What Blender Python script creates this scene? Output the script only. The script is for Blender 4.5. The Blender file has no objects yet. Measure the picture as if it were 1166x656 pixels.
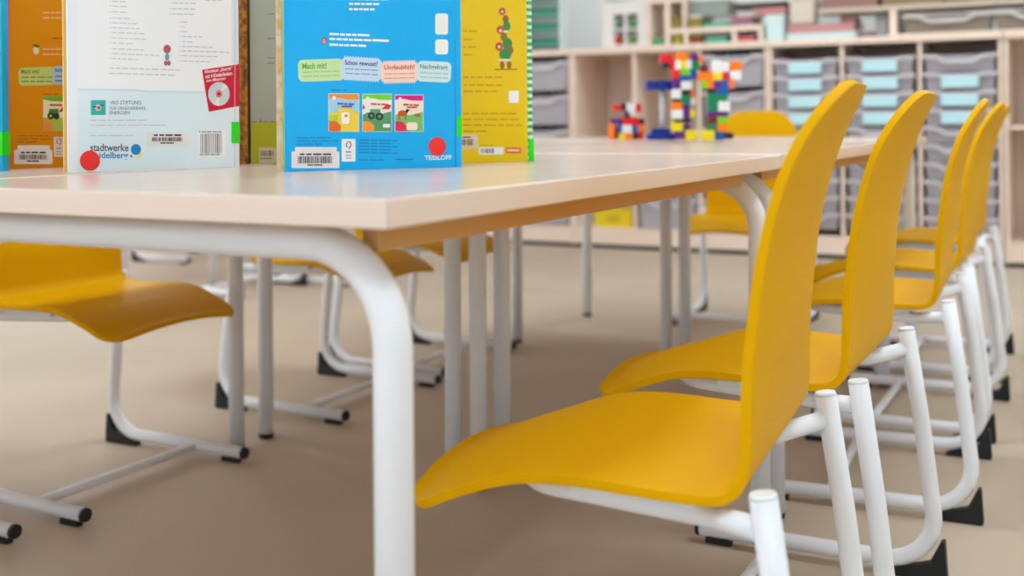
import bpy, bmesh, math, random
from mathutils import Vector, Matrix
random.seed(7)
C = bpy.context.scene.collection
PI = math.pi
# ------------------------------------------------------------------ camera numbers (measured)
F, TH, PY, RHO = 1282.09, math.radians(27.684), 140.94, math.radians(-0.457)
CAM = Vector((0.48703, -0.72056, 0.69693))
HT, TT = 0.640, 0.0245            # table height, top thickness
cs, sn = math.cos(TH), math.sin(TH)
R0 = Vector((cs, sn, 0)); FW = Vector((-sn, cs, 0)); UP = Vector((0, 0, 1))

def ray(px, py):
    dx, dy = px - 583, py - PY
    u = (dx*math.cos(RHO) + dy*math.sin(RHO))/F
    v = (-dx*math.sin(RHO) + dy*math.cos(RHO))/F
    return R0*u + FW - UP*v
def on_z(px, py, z):
    d = ray(px, py); return CAM + d*((z - CAM.z)/d.z)
def on_y(px, py, y):
    d = ray(px, py); return CAM + d*((y - CAM.y)/d.y)

# ------------------------------------------------------------------ materials
def lin(c):
    return tuple((v/255/12.92 if v/255 <= .04045 else ((v/255+.055)/1.055)**2.4) for v in c) + (1,)
MATS = {}
def mat(name, rgb, rough=.5, spec=.5, metal=0, noise=None, bump=None, coat=0, alpha=1, trans=0, emit=0):
    if name in MATS: return MATS[name]
    m = bpy.data.materials.new(name); m.use_nodes = True
    nt = m.node_tree; b = nt.nodes['Principled BSDF']
    b.inputs['Base Color'].default_value = lin(rgb)
    b.inputs['Roughness'].default_value = rough
    b.inputs['Specular IOR Level'].default_value = spec
    b.inputs['Metallic'].default_value = metal
    b.inputs['Coat Weight'].default_value = coat
    b.inputs['Coat Roughness'].default_value = .15
    b.inputs['Alpha'].default_value = alpha
    b.inputs['Transmission Weight'].default_value = trans
    if emit:
        b.inputs['Emission Color'].default_value = lin(rgb); b.inputs['Emission Strength'].default_value = emit
    if noise:                                   # (scale, second colour, stretch)
        sc, rgb2, st = noise
        tc = nt.nodes.new('ShaderNodeTexCoord'); mp = nt.nodes.new('ShaderNodeMapping')
        mp.inputs['Scale'].default_value = st
        n = nt.nodes.new('ShaderNodeTexNoise'); n.inputs['Scale'].default_value = sc; n.inputs['Detail'].default_value = 6
        cr = nt.nodes.new('ShaderNodeValToRGB')
        cr.color_ramp.elements[0].position = .35; cr.color_ramp.elements[1].position = .65
        cr.color_ramp.elements[0].color = lin(rgb); cr.color_ramp.elements[1].color = lin(rgb2)
        nt.links.new(tc.outputs['Object'], mp.inputs['Vector']); nt.links.new(mp.outputs[0], n.inputs['Vector'])
        nt.links.new(n.outputs['Fac'], cr.inputs['Fac']); nt.links.new(cr.outputs[0], b.inputs['Base Color'])
    if bump:
        n2 = nt.nodes.new('ShaderNodeTexNoise'); n2.inputs['Scale'].default_value = bump[0]; n2.inputs['Detail'].default_value = 4
        bp = nt.nodes.new('ShaderNodeBump'); bp.inputs['Strength'].default_value = bump[1]; bp.inputs['Distance'].default_value = .001
        tc2 = nt.nodes.new('ShaderNodeTexCoord'); nt.links.new(tc2.outputs['Object'], n2.inputs['Vector'])
        nt.links.new(n2.outputs['Fac'], bp.inputs['Height']); nt.links.new(bp.outputs[0], b.inputs['Normal'])
    MATS[name] = m
    return m
M_YEL = mat('yellow_shell', (230, 172, 0), .5, .06, noise=(3, (228, 170, 0), (1, 1, 1)), bump=(900, .12))
M_WHT = mat('white_powder_coat', (240, 243, 250), .32, .5)
M_BLK = mat('black_plastic', (28, 32, 34), .5, .4)
M_LAM = mat('beige_laminate', (211, 189, 174), .2, .5, noise=(9, (215, 193, 179), (1, 1, 1)), bump=(60, .02))
M_EDGE = mat('beige_edge_band', (236, 217, 204), .4, .4)
M_UND = mat('beige_underside', (214, 178, 132), .55, .4)
M_APR = mat('wood_apron', (214, 170, 112), .55, .4)
M_FLOOR = mat('linoleum', (188, 170, 150), .6, .14, noise=(2.2, (195, 177, 158), (1, 1, 1)), bump=(300, .03))
M_WOOD = mat('pale_beech_board', (242, 220, 204), .45, .4, noise=(3, (238, 214, 197), (1, 1, 8)))
M_BACK = mat('pale_back_panel', (236, 216, 200), .6, .3)
M_WALL = mat('white_wall', (238, 238, 236), .8, .2, noise=(30, (236, 236, 235), (1, 1, 1)))
M_CEIL = mat('white_ceiling', (240, 240, 238), .9, .2)
M_PLINTH = mat('dark_plinth', (22, 42, 36), .6, .3)
M_TRAY = mat('clear_grey_tray', (202, 196, 204), .25, .5, alpha=.62)
M_TRAYLIP = mat('tray_rim', (222, 216, 220), .25, .5, alpha=.85)
M_LABEL = mat('pale_blue_card', (190, 230, 240), .5, .4)
def col(name, rgb, rough=.45): return mat(name, rgb, rough, .4)

# ------------------------------------------------------------------ mesh helpers
def obj(name, bm, m, parent=None, smooth=False, loc=None, rotz=None):
    me = bpy.data.meshes.new(name); bmesh.ops.recalc_face_normals(bm, faces=bm.faces[:]); bm.to_mesh(me); bm.free()
    for x in (m if isinstance(m, (list, tuple)) else [m]): me.materials.append(x)
    if smooth:
        for p in me.polygons: p.use_smooth = True
    o = bpy.data.objects.new(name, me); C.objects.link(o)
    if parent: o.parent = parent
    if loc is not None: o.location = loc
    if rotz is not None: o.rotation_euler = (0, 0, rotz)
    return o
def tag(o, label, cat, group=None):
    o['label'] = label; o['category'] = cat
    if group: o['group'] = group
    return o
def thing(name, label, cat, loc=(0, 0, 0), rotz=0, group=None):
    o = bpy.data.objects.new(name, None); C.objects.link(o); o.empty_display_size = .05
    o.location = loc; o.rotation_euler = (0, 0, rotz)
    return tag(o, label, cat, group)
def struct(name, bm, m, parent=None, **k):
    o = obj(name, bm, m, parent, **k)
    o['kind'] = 'structure'
    return o
def dup(root, loc, rotz, label, group=None):
    r = root.copy(); C.objects.link(r); r.location = loc; r.rotation_euler = (0, 0, rotz); r['label'] = label
    if group: r['group'] = group
    for ch in list(root.children):
        c = ch.copy(); C.objects.link(c); c.parent = r
        for g in list(ch.children):
            d = g.copy(); C.objects.link(d); d.parent = c
    return r
def box(bm, x0, x1, y0, y1, z0, z1, mi=0, bev=0, M=None):
    vs = [bm.verts.new((x, y, z)) for x in (x0, x1) for y in (y0, y1) for z in (z0, z1)]
    fs = [bm.faces.new([vs[i] for i in q]) for q in ((0,1,3,2),(4,6,7,5),(0,4,5,1),(2,3,7,6),(0,2,6,4),(1,5,7,3))]
    for f in fs: f.material_index = mi
    if bev:
        es = list({e for f in fs for e in f.edges})
        r = bmesh.ops.bevel(bm, geom=es, offset=bev, segments=2, affect='EDGES', profile=.5)
        for f in r['faces']: f.material_index = mi
        vs = list({v for f in r['faces'] for v in f.verts} | {v for v in vs if v.is_valid})
    if M:
        for v in vs: v.co = M @ v.co
    return vs
def B(*a, **k):
    bm = bmesh.new(); box(bm, *a, **k); return bm
def fillet(pts, rads, n=7):
    pts = [Vector(p) for p in pts]; out = [pts[0]]
    for i in range(1, len(pts)-1):
        p, a, b = pts[i], (pts[i-1]-pts[i]), (pts[i+1]-pts[i]); r = rads[i-1]
        if r <= 0: out.append(p); continue
        ang = a.angle(b); d = min(r/math.tan(ang/2), a.length*.49 if i > 1 else a.length*.98, b.length*.49 if i < len(pts)-2 else b.length*.98)
        r = d*math.tan(ang/2)
        s, e = p + a.normalized()*d, p + b.normalized()*d
        c = p + (a.normalized()+b.normalized()).normalized()*(r/math.sin(ang/2))
        va, vb = s-c, e-c; w = va.angle(vb)
        for k in range(n+1):
            t = k/n; out.append(c + (va*math.sin((1-t)*w) + vb*math.sin(t*w))/math.sin(w))
    out.append(pts[-1]); return out
def tube(bm, path, r, seg=16, cap=True, mi=0):
    path = [Vector(p) for p in path]; rings = []
    t0 = (path[1]-path[0]).normalized()
    n = t0.orthogonal().normalized()
    for i, p in enumerate(path):
        t = (path[min(i+1, len(path)-1)] - path[max(i-1, 0)]).normalized()
        n = (n - t*n.dot(t)).normalized(); b = t.cross(n)
        rr = r[i] if isinstance(r, (list, tuple)) else r
        rings.append([bm.verts.new(p + (n*math.cos(2*PI*k/seg) + b*math.sin(2*PI*k/seg))*rr) for k in range(seg)])
    for a, c in zip(rings, rings[1:]):
        for k in range(seg):
            f = bm.faces.new((a[k], a[(k+1) % seg], c[(k+1) % seg], c[k])); f.smooth = True; f.material_index = mi
    if cap:
        for rg in (rings[0], rings[-1]):
            f = bm.faces.new(rg); f.material_index = mi
def T(path, r, **k):
    bm = bmesh.new(); tube(bm, path, r, **k); return bm
def prism(bm, poly, axis, a, b, mi=0):
    """poly: 2D points; extruded along axis from a to b"""
    def P(p, t):
        return {'x': (t, p[0], p[1]), 'y': (p[0], t, p[1]), 'z': (p[0], p[1], t)}[axis]
    A = [bm.verts.new(P(p, a)) for p in poly]; Bv = [bm.verts.new(P(p, b)) for p in poly]
    fs = [bm.faces.new(A), bm.faces.new(Bv[::-1])]
    for i in range(len(poly)):
        j = (i+1) % len(poly); fs.append(bm.faces.new((A[i], A[j], Bv[j], Bv[i])))
    for f in fs: f.material_index = mi
def mods(o, bevel=0, seg=2, ang=.6):
    if bevel:
        m = o.modifiers.new('bevel', 'BEVEL'); m.width = bevel; m.segments = seg; m.limit_method = 'ANGLE'; m.angle_limit = ang
        o.data.shade_smooth() if hasattr(o.data, 'shade_smooth') else None
        w = o.modifiers.new('wn', 'WEIGHTED_NORMAL')
    return o

# ------------------------------------------------------------------ room shell
XL, XR, YN, YF, ZC = -5.2, 2.6, -3.4, 5.62, 2.75
struct('floor', B(XL-.1, XR+.1, YN-.1, YF+.1, -.05, 0), M_FLOOR)
struct('ceiling', B(XL-.1, XR+.1, YN-.1, YF+.1, ZC, ZC+.05), M_CEIL)
struct('wall_back', B(XL-.1, XR+.1, YF, YF+.1, 0, ZC), M_WALL)
struct('wall_right', B(XR, XR+.1, YN, YF, 0, ZC), M_WALL)
def wall_with_windows(name, fixed, a0, a1, wins, z0, z1, axis):
    bm = bmesh.new()
    def bx(p0, p1, q0, q1):
        if axis == 'y': box(bm, p0, p1, fixed[0], fixed[1], q0, q1)
        else: box(bm, fixed[0], fixed[1], p0, p1, q0, q1)
    bx(a0, a1, 0, z0); bx(a0, a1, z1, ZC)
    e = a0
    for w0, w1 in wins: bx(e, w0, z0, z1); e = w1
    bx(e, a1, z0, z1)
    struct(name, bm, M_WALL)
    for i, (w0, w1) in enumerate(wins):
        f = bmesh.new()
        def fb(p0, p1, q0, q1):
            c = sum(fixed)/2
            if axis == 'y': box(f, p0, p1, c-.03, c+.03, q0, q1)
            else: box(f, c-.03, c+.03, p0, p1, q0, q1)
        fb(w0, w0+.05, z0, z1); fb(w1-.05, w1, z0, z1); fb(w0+.05, w1-.05, z0, z0+.05); fb(w0+.05, w1-.05, z1-.05, z1)
        m = (w0+w1)/2; fb(m-.03, m+.03, z0+.05, z1-.05)
        wall_with_windows.n += 1
        struct('window_%d' % wall_with_windows.n, f, M_WHT)
wall_with_windows.n = 0
wall_with_windows('wall_front', (YN-.1, YN), XL-.1, XR+.1, [(-4.4, -2.4), (-2.1, -.1), (.2, 2.2)], .5, 2.45, 'y')
wall_with_windows('wall_left', (XL-.1, XL), YN, YF, [(-2.6, -.4), (0, 2.2), (2.6, 4.8)], .5, 2.45, 'x')

# ------------------------------------------------------------------ chairs
def shell_mesh(name):
    # profile along the shell: (d forward, z) from front lip to top of the back
    pts = [(.362,.326),(.345,.330),(.315,.341),(.28,.354),(.245,.364),(.21,.369),(.17,.370),(.13,.3685),(.09,.367),(.06,.367),(.045,.3685),
           (.034,.373),(.0265,.381),(.022,.392),(.0195,.41),(.019,.44),(.018,.48),(.014,.53),(.008,.58),(-.003,.63),(-.017,.675),(-.030,.705),(-.040,.725),(-.045,.735)]
    # resample smoothly
    P = [Vector((0, a, b-.0045*max(0, min(1, 1-(b-.42)/.2)) - (.004 if a > .34 else 0))) for a, b in pts]
    fine = []
    for i in range(len(P)-1):
        p0, p1, p2, p3 = P[max(i-1, 0)], P[i], P[i+1], P[min(i+2, len(P)-1)]
        for k in range(3):
            t = k/3
            fine.append(.5*((2*p1) + (p2-p0)*t + (2*p0-5*p1+4*p2-p3)*t*t + (3*p1-p0-3*p2+p3)*t**3))
    fine.append(P[-1])
    L = [0]
    for a, b in zip(fine, fine[1:]): L.append(L[-1] + (b-a).length)
    tot = L[-1]
    def half(s, z):
        rise = max(0, min(1, (z-.42)/.32)) if s > .3 else 0
        w = .173 - .001*s - .033*rise**1.6
        if s < .33: w = .170 + .004*min(1, s/.1)
        r1, r2 = .045, .1
        if s < r1: w = w - r1 + math.sqrt(max(0, r1*r1-(r1-s)**2))
        e = tot - s
        if e < r2: w = w - r2 + math.sqrt(max(0, r2*r2-(r2-e)**2))
        return w
    bm = bmesh.new(); N = 24; rows = []
    # extra density at the two rounded ends
    samples = [tot*0, .002, .006, .012, .02, .03] + [s for s in L if .035 < s < tot-.08] + [tot-.078, tot-.062, tot-.047, tot-.033, tot-.021, tot-.012, tot-.005, tot-.0015, tot]
    def at(s):
        for i in range(len(L)-1):
            if L[i+1] >= s-1e-9:
                t = (s-L[i])/(L[i+1]-L[i]); return fine[i].lerp(fine[i+1], t), (fine[i+1]-fine[i]).normalized()
        return fine[-1], (fine[-1]-fine[-2]).normalized()
    for s in samples:
        p, t = at(s); w = half(s, p.z); row = []
        nrm = Vector((0, -t.z, t.y))            # points up on the seat, forward on the back
        if nrm.z < 0 and p.z < .37: nrm = -nrm
        for k in range(N+1):
            u = -1 + 2*k/N; x = u*w; q = (x/.172)
            front = max(0, 1 - s/.13)
            dish = max(0, min(1, (s-.1)/.08))*max(0, 1-(s-.1)/.24 if s > .1 else 0)
            back = max(0, min(1, (p.z-.40)/.1))
            off = Vector((0, 0, 0))
            off.z += front*(.016*(1-q*q*1.3)) ; off.y += front*(.012*(1-q*q))
            off.z -= dish*.008*(1-q*q)
            off.y -= back*.015*(1-q*q)
            row.append(bm.verts.new((x, p.y+off.y, p.z+off.z)))
        rows.append(row)
    for a, b in zip(rows, rows[1:]):
        for k in range(N): bm.faces.new((a[k], a[k+1], b[k+1], b[k])).smooth = True
    return bm

def make_chair():
    t = thing('school_chair', '', 'chair')
    sh = obj('seat_shell', shell_mesh('shell'), M_YEL, t, smooth=True)
    m = sh.modifiers.new('solid', 'SOLIDIFY'); m.thickness = .0095; m.offset = 0
    m = sh.modifiers.new('bev', 'BEVEL'); m.width = .0036; m.segments = 3; m.limit_method = 'ANGLE'; m.angle_limit = .9
    R = .0125
    for s in (-1, 1):
        xt, xb = s*.194, s*.205
        path = fillet([(xt, 0, .379), (xt+(xb-xt)*.5, -.020, .24), (xb, -.0445, .024), (xb, .332, .022)], [.6, .072], 9)
        leg = obj('leg_tube', T(path, R), M_WHT, t)
        obj('end_cap', T([(xt, 0, .3785), (xt, .0005, .3825)], [.0127, .0115]), M_WHT, leg)
        obj('tip_cap', T([(xb, .331, .022), (xb, .338, .022)], [.0128, .0118]), M_BLK, leg)
        f = bmesh.new(); prism(f, [(-.053, 0), (-.0555, .006), (-.052, .062), (-.047, .062), (-.030, .027), (.028, .0085), (.034, .004), (.034, 0)], 'x', xb-.010, xb+.010)
        mods(obj('corner_glide', f, M_BLK, leg), .0015)
        f = bmesh.new(); prism(f, [(.278, 0), (.278, .009), (.285, .0135), (.316, .0135), (.321, .009), (.321, 0)], 'x', xb-.007, xb+.007)
        obj('front_glide', f, M_BLK, leg)
    # seat carrier: welded behind, running forward under the shell
    cp = fillet([(-.190, .003, .350), (-.142, .055, .339), (-.128, .255, .347), (.128, .255, .350), (.142, .055, .339), (.190, .003, .350)], [.04, .05, .05, .04], 6)
    obj('seat_carrier', T(cp, .0105), M_WHT, t)
    for s in (-1, 1): obj('mounting_bracket', B(s*.137-.017, s*.137+.017, .07, .19, .348, .3565, bev=.002), M_WHT, t)
    obj('stretcher', T([(-.205, .205, .022), (.205, .205, .022)], .009), M_WHT, t)
    return t
proto = make_chair()
def q2(x, a, q): return (-q, a, 0)
GR = 'yellow chairs along the right side of the tables'; GL = 'yellow chairs along the left side of the tables'
CH = [ # (a, q of pole tops, facing degrees, label, group)
 (.414, -.2150, 94.6, 'nearest yellow chair filling the right foreground', GR),
 (.880, -.221, 90.2, 'second yellow chair from the front in the right row', GR),
 (1.573, -.236, 92.8, 'middle yellow chair of the five in the right row', GR),
 (2.115, -.224, 90, 'fourth yellow chair from the front in the right row', GR),
 (2.728, -.194, 90, 'farthest yellow chair of the right row, nearest the cabinets', GR),
 (.352, 1.462, -90, 'chair cut by the left frame edge, only a floor tube tip showing', GL),
 (.872, 1.420, -90, 'yellow chair at far left with its drooping seat front under the table', GL),
 (1.617, 1.408, -90, 'yellow chair whose seat tip shows just right of the near table leg bend', GL),
 (2.112, 1.440, -90, 'farthest yellow chair on the left side of the tables', GL),
 (3.275, .625, 180, 'yellow chair at the far head of the tables facing the camera', 'chair at the far head'),
 (2.98, 2.63, 90, 'white framed chair in the far left background with its back to the tables', 'chairs of the far left table'),
 (3.42, 2.74, -84, 'white framed chair in the far left background facing the tables', 'chairs of the far left table'),
 (3.75, 3.93, -90, 'farthest white framed chair of the left background under another table', 'chairs of the far left table'),
]
for i, (a, q, r, lab, g) in enumerate(CH):
    loc = (-q, a, 0); rz = math.radians(r)
    if i == 0:
        proto.location = loc; proto.rotation_euler = (0, 0, rz); proto['label'] = lab; proto['group'] = g
    else: dup(proto, loc, rz, lab, g)

# ------------------------------------------------------------------ tables (local x = long side, y = short side)
LEG = .0165
def make_table():
    t = thing('school_table', '', 'table')
    b = bmesh.new(); box(b, 0.0008, 1.1992, 0.0008, .5992, HT-TT, HT)
    b.faces.ensure_lookup_table()
    for f in b.faces:
        f.normal_update()
        c = f.calc_center_median()
        f.material_index = 0 if c.z > HT-.001 else (2 if c.z < HT-TT+.001 else 1)
    mods(obj('tabletop', b, [M_LAM, M_EDGE, M_UND], t), .0024)
    for x in (.0484, 1.2-.0484):
        zt = HT-TT-LEG-.0005
        path = fillet([(x, .028, .008), (x, .028, zt), (x, .572, zt), (x, .572, .008)], [.085, .085], 12)
        fr = obj('leg_frame', T(path, LEG, seg=24), M_WHT, t)
        for y in (.028, .572):
            obj('foot_cap', T([(x, y, 0), (x, y, .010)], [.0158, .0175], seg=24), M_BLK, fr)
    for y in (.061, .539): obj('apron_rail', B(.0655, 1.1345, y-.009, y+.009, HT-TT-.0258, HT-TT-.0004, bev=.0015), M_APR, t)
    return t
tb = make_table()
GT = 'white framed tables pushed together'
TB = [ # world corner, rot: local x -> +Y (rot 90), local y -> -X
 ((0, 0, 0), 90, 'near front table with its long beige edge beside the row of yellow chairs', GT),
 ((-.6, 0, .001), 90, 'front left table under the white picture book and the orange picture book', GT),
 ((0, 1.2, .0016), 90, 'middle table on the chair row side, behind the yellow picture book', GT),
 ((-.6, 1.2, .002), 90, 'middle table on the left side, behind the white picture book', GT),
 ((-1.2, 2.401, .008), 0, 'far crosswise table carrying the toy brick models', GT),
 ((-2.95, 3.0, 0), 90, 'separate table in the far left background beside the white framed chairs', 'far left table'),
]
for i, (loc, r, lab, g) in enumerate(TB):
    if i == 0: tb.location = loc; tb.rotation_euler = (0, 0, math.radians(r)); tb['label'] = lab; tb['group'] = g
    else: dup(tb, loc, math.radians(r), lab, g)

# ------------------------------------------------------------------ lettering and prints
FONT_CACHE = {}
def text_polys(s, bold=False):
    """outline mesh of a word, in unit box; returns verts (x,y), faces, width, height"""
    if (s, bold) in FONT_CACHE: return FONT_CACHE[(s, bold)]
    cu = bpy.data.curves.new('t', 'FONT'); cu.body = s; cu.resolution_u = 3
    if bold: cu.offset = .018
    o = bpy.data.objects.new('t', cu); C.objects.link(o)
    dg = bpy.context.evaluated_depsgraph_get(); me = bpy.data.meshes.new_from_object(o.evaluated_get(dg))
    vs = [(v.co.x, v.co.y) for v in me.vertices]; fs = [tuple(p.vertices) for p in me.polygons]
    bpy.data.objects.remove(o); bpy.data.curves.remove(cu); bpy.data.meshes.remove(me)
    x0 = min(v[0] for v in vs); x1 = max(v[0] for v in vs); y0 = min(v[1] for v in vs); y1 = max(v[1] for v in vs)
    vs = [((x-x0)/(x1-x0), (y-y0)/(y1-y0)) for x, y in vs]
    FONT_CACHE[(s, bold)] = (vs, fs); return vs, fs

def obj_blocks(name, bm, m, parent, gap=.016):
    """prints that stand apart on a cover become parts of their own"""
    fs = [(min(v.co.x for v in f.verts), max(v.co.x for v in f.verts), min(v.co.z for v in f.verts), max(v.co.z for v in f.verts), f) for f in bm.faces]
    grp = list(range(len(fs)))
    def root(i):
        while grp[i] != i: grp[i] = grp[grp[i]]; i = grp[i]
        return i
    for i in range(len(fs)):
        for j in range(i):
            a, b = fs[i], fs[j]
            if a[0] < b[1]+gap and b[0] < a[1]+gap and a[2] < b[3]+gap*.6 and b[2] < a[3]+gap*.6: grp[root(i)] = root(j)
    for g in sorted({root(i) for i in range(len(fs))}):
        nb = bmesh.new()
        for i in range(len(fs)):
            if root(i) == g:
                f = fs[i][4]; nf = nb.faces.new([nb.verts.new(v.co) for v in f.verts]); nf.material_index = f.material_index
        bmesh.ops.remove_doubles(nb, verts=nb.verts[:], dist=1e-7)
        obj(name, nb, m, parent)
    bm.free()

class Sheet:
    """a vertical flat face through floor-plan points A (left) and B2 (right); local x runs along it, z up, -y towards the viewer"""
    def __init__(s, A, B2):
        s.A = Vector((A[0], A[1], HT)); d = Vector((B2[0]-A[0], B2[1]-A[1], 0)); s.w = d.length; s.d = d.normalized()
        s.rz = math.atan2(d.y, d.x); s.n = Vector((s.d.y, -s.d.x, 0))
    def uv(s, px, py):
        r = ray(px, py); k = (s.A-CAM).dot(s.n)/r.dot(s.n); P = CAM + r*k - s.A
        return P.dot(s.d), P.z
    def poly(s, bm, pts, layer, mi=0):
        P = [s.uv(*p) for p in pts]
        y = -.0016-layer*.00012
        f = bm.faces.new([bm.verts.new((u, y, v)) for u, v in P]); f.material_index = mi
    def rect(s, bm, x0, y0, x1, y1, layer, mi=0, tilt=0, rnd=0):
        cx, cy = (x0+x1)/2, (y0+y1)/2; hw, hh = (x1-x0)/2, (y1-y0)/2; pts = []
        if rnd:
            for qx, qy, a0 in ((1, -1, -90), (1, 1, 0), (-1, 1, 90), (-1, -1, 180)):
                for k in range(5):
                    a = math.radians(a0+k*22.5); pts.append((qx*(hw-rnd)+rnd*math.cos(a), qy*(hh-rnd)+rnd*math.sin(a)))
        else: pts = [(-hw, -hh), (hw, -hh), (hw, hh), (-hw, hh)]
        c, q = math.cos(math.radians(tilt)), math.sin(math.radians(tilt))
        s.poly(bm, [(cx+x*c-y*q, cy+x*q+y*c) for x, y in pts], layer, mi)
    def disc(s, bm, cx, cy, rx, ry, layer, mi=0, n=28):
        s.poly(bm, [(cx+rx*math.cos(2*PI*k/n), cy+ry*math.sin(2*PI*k/n)) for k in range(n)], layer, mi)
    def text(s, bm, string, x0, y0, x1, y1, layer, mi=0, tilt=0, bold=False):
        vs, fs = text_polys(string, bold); t = math.tan(math.radians(tilt)); y = -.0016-layer*.00012
        V = []
        for u, v in vs:
            px = x0+u*(x1-x0); py = y1-v*(y1-y0)+(px-x0)*t; a, b = s.uv(px, py); V.append(bm.verts.new((a, y, b)))
        for f in fs:
            try: bm.faces.new([V[i] for i in f]).material_index = mi
            except ValueError: pass
    def words(s, bm, x0, y, widths, h, layer, mi=0, gap=2, slope=0):
        x = x0
        for w in widths:
            yy = y+(x-x0)*slope; s.rect(bm, x, yy-h/2, x+w, yy+h/2, layer, mi, tilt=math.degrees(math.atan(slope))); x += w+gap
    def bars(s, bm, x0, y0, x1, y1, n, layer, mi=0, seed=1, slope=0):
        rr = random.Random(seed); step = (x1-x0)/n
        for k in range(n):
            w = step*rr.choice((.35, .5, .7)); x = x0+k*step; yy = (x-x0)*slope
            s.poly(bm, [(x, y0+yy), (x+w, y0+yy), (x+w, y1+yy), (x, y1+yy)], layer, mi)

def make_book(name, label, A, B2, H, cover_m, spine_m, thick, open_deg, inner_m, page_m, group, spine='right'):
    sh = Sheet(A, B2)
    t = thing(name, label, 'book', (A[0], A[1], HT), sh.rz, group)
    W = sh.w; tc = .0026
    ex = .010
    b = bmesh.new(); box(b, 0, W-ex, -.0015, tc-.0015, 0, H, bev=.0006)
    obj('back_cover', b, cover_m, t)
    # joint groove strip + spine
    b = bmesh.new()
    pr = [(W-ex, -.0004), (W-ex+.0015, -.0012), (W-ex+.003, -.0018), (W-.001, -.0018), (W+.001, 0), (W+.0015, thick*.5), (W+.001, thick), (W-.001, thick+.0012), (W-.004, thick+.0012), (W-.004, thick-.0008), (W-.0015, thick-.002), (W-.0015, .002), (W-ex, .0011)]
    prism(b, pr, 'z', 0, H)
    obj('spine', b, spine_m, t)
    a = math.radians(open_deg)
    piv = Matrix.Translation((W-.004, thick, 0)) @ Matrix.Rotation(-a, 4, 'Z')
    b = bmesh.new(); box(b, -(W-.006), 0, -.0013, .0013, 0, H, M=piv)
    obj('front_cover', b, inner_m, t)
    # page leaves fanned between the covers
    b = bmesh.new(); n = 5
    for k in range(n):
        f = (k+.8)/(n+.6); piv2 = Matrix.Translation((W-.006, .0022+(thick-.004)*f, 0)) @ Matrix.Rotation(-a*f, 4, 'Z')
        box(b, -(W-.014), 0, -(thick-.004)/n*.42, (thick-.004)/n*.42, .004, H-.004, M=piv2)
    obj('pages', b, page_m, t)
    return t, sh
def P2(px, py): p = on_z(px, py, HT); return (p.x, p.y)
def toward(A, B2, w):   # point at distance w from A towards B2
    d = Vector((B2[0]-A[0], B2[1]-A[1])).normalized(); return (A[0]+d.x*w, A[1]+d.y*w)
GB = 'picture books standing on the front tables'
W_ = col('print_white', (245, 246, 248)); G_ = col('print_grey', (128, 128, 134)); LG_ = col('print_light_grey', (208, 208, 216)); K_ = col('print_black', (45, 45, 50))
RED_ = col('sticker_red', (248, 52, 52)); GRN_ = col('sticker_green', (40, 226, 30)); DB_ = col('print_dark_blue', (12, 116, 176)); 

def sticker_barcode(sh, t, x0, y0, x1, y1, nm, seed, slope=0, step=True, l=1):
    b = bmesh.new(); sh.rect(b, x0, y0+5, x1, y1, l, 0, rnd=1.5)
    if step: sh.rect(b, x0+4, y0, x1-3, y0+5.2, l, 0, rnd=1)
    o = obj('barcode_label', b, col('label_paper', (238, 232, 232)), t)
    b = bmesh.new(); w = x1-x0
    sh.words(b, x0+w*.17, y0+8.2, [w*.1, w*.11, w*.17, w*.17], 1.8, l+1.5, 0, gap=w*.035)
    sh.bars(b, x0+w*.13, y0+10.5, x1-w*.14, y1-5.5, 26, l+1.5, 0, seed)
    sh.words(b, x0+w*.33, y1-3.6, [w*.12, w*.18], 1.4, l+1.5, 0, gap=.8)
    obj('barcode', b, K_, o)

# ---- blue book
A, B2 = P2(311+13, 195.6), P2(525.3, 190.0)
BLUE = col('cover_blue', (0, 180, 252), .3)
t, sh = make_book('picture_book', 'bright blue picture book with a red dot, standing open in front of the yellow one', A, B2, .29, BLUE, BLUE, .011, 9.6,
                  mat('inside_white_orange', (248, 240, 228), .5, .3, noise=(70, (240, 196, 130), (1, 1, 1))), col('page_yellow', (240, 232, 70)), GB)
b = bmesh.new()
for i, (x, y, w) in enumerate(((397, -1, 46), (397, 4.5, 34), (397, 10.6, 28))): sh.words(b, x, y, [w*.14, w*.2, w*.12, w*.22, w*.2], 2.4, 1, 0, gap=1.1, slope=.01)
for x, y, ws in ((374.5, 39, (11, 6, 6, 5, 14)), (374.5, 44.5, (7, 6, 6, 5, 10, 9, 19)), (374.5, 51, (10, 5, 6, 8, 9))): sh.words(b, x, y, ws, 2.5, 1, 0, gap=1.0, slope=.035)
sh.text(b, 'TESSLOFF', 483, 177.2, 513.5, 182.4, 1, 0, tilt=-1.2, bold=True)
obj_blocks('cover_text', b, W_, t)
b = bmesh.new(); sh.disc(b, 368.5, 46.5, 3, 4.4, 1); sh.disc(b, 368.5, 47, 1.6, 3, 2, 1); obj('cover_emblem', b, [col('emblem_brown', (150, 110, 120)), col('emblem_pink', (240, 150, 140))], t)
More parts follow.
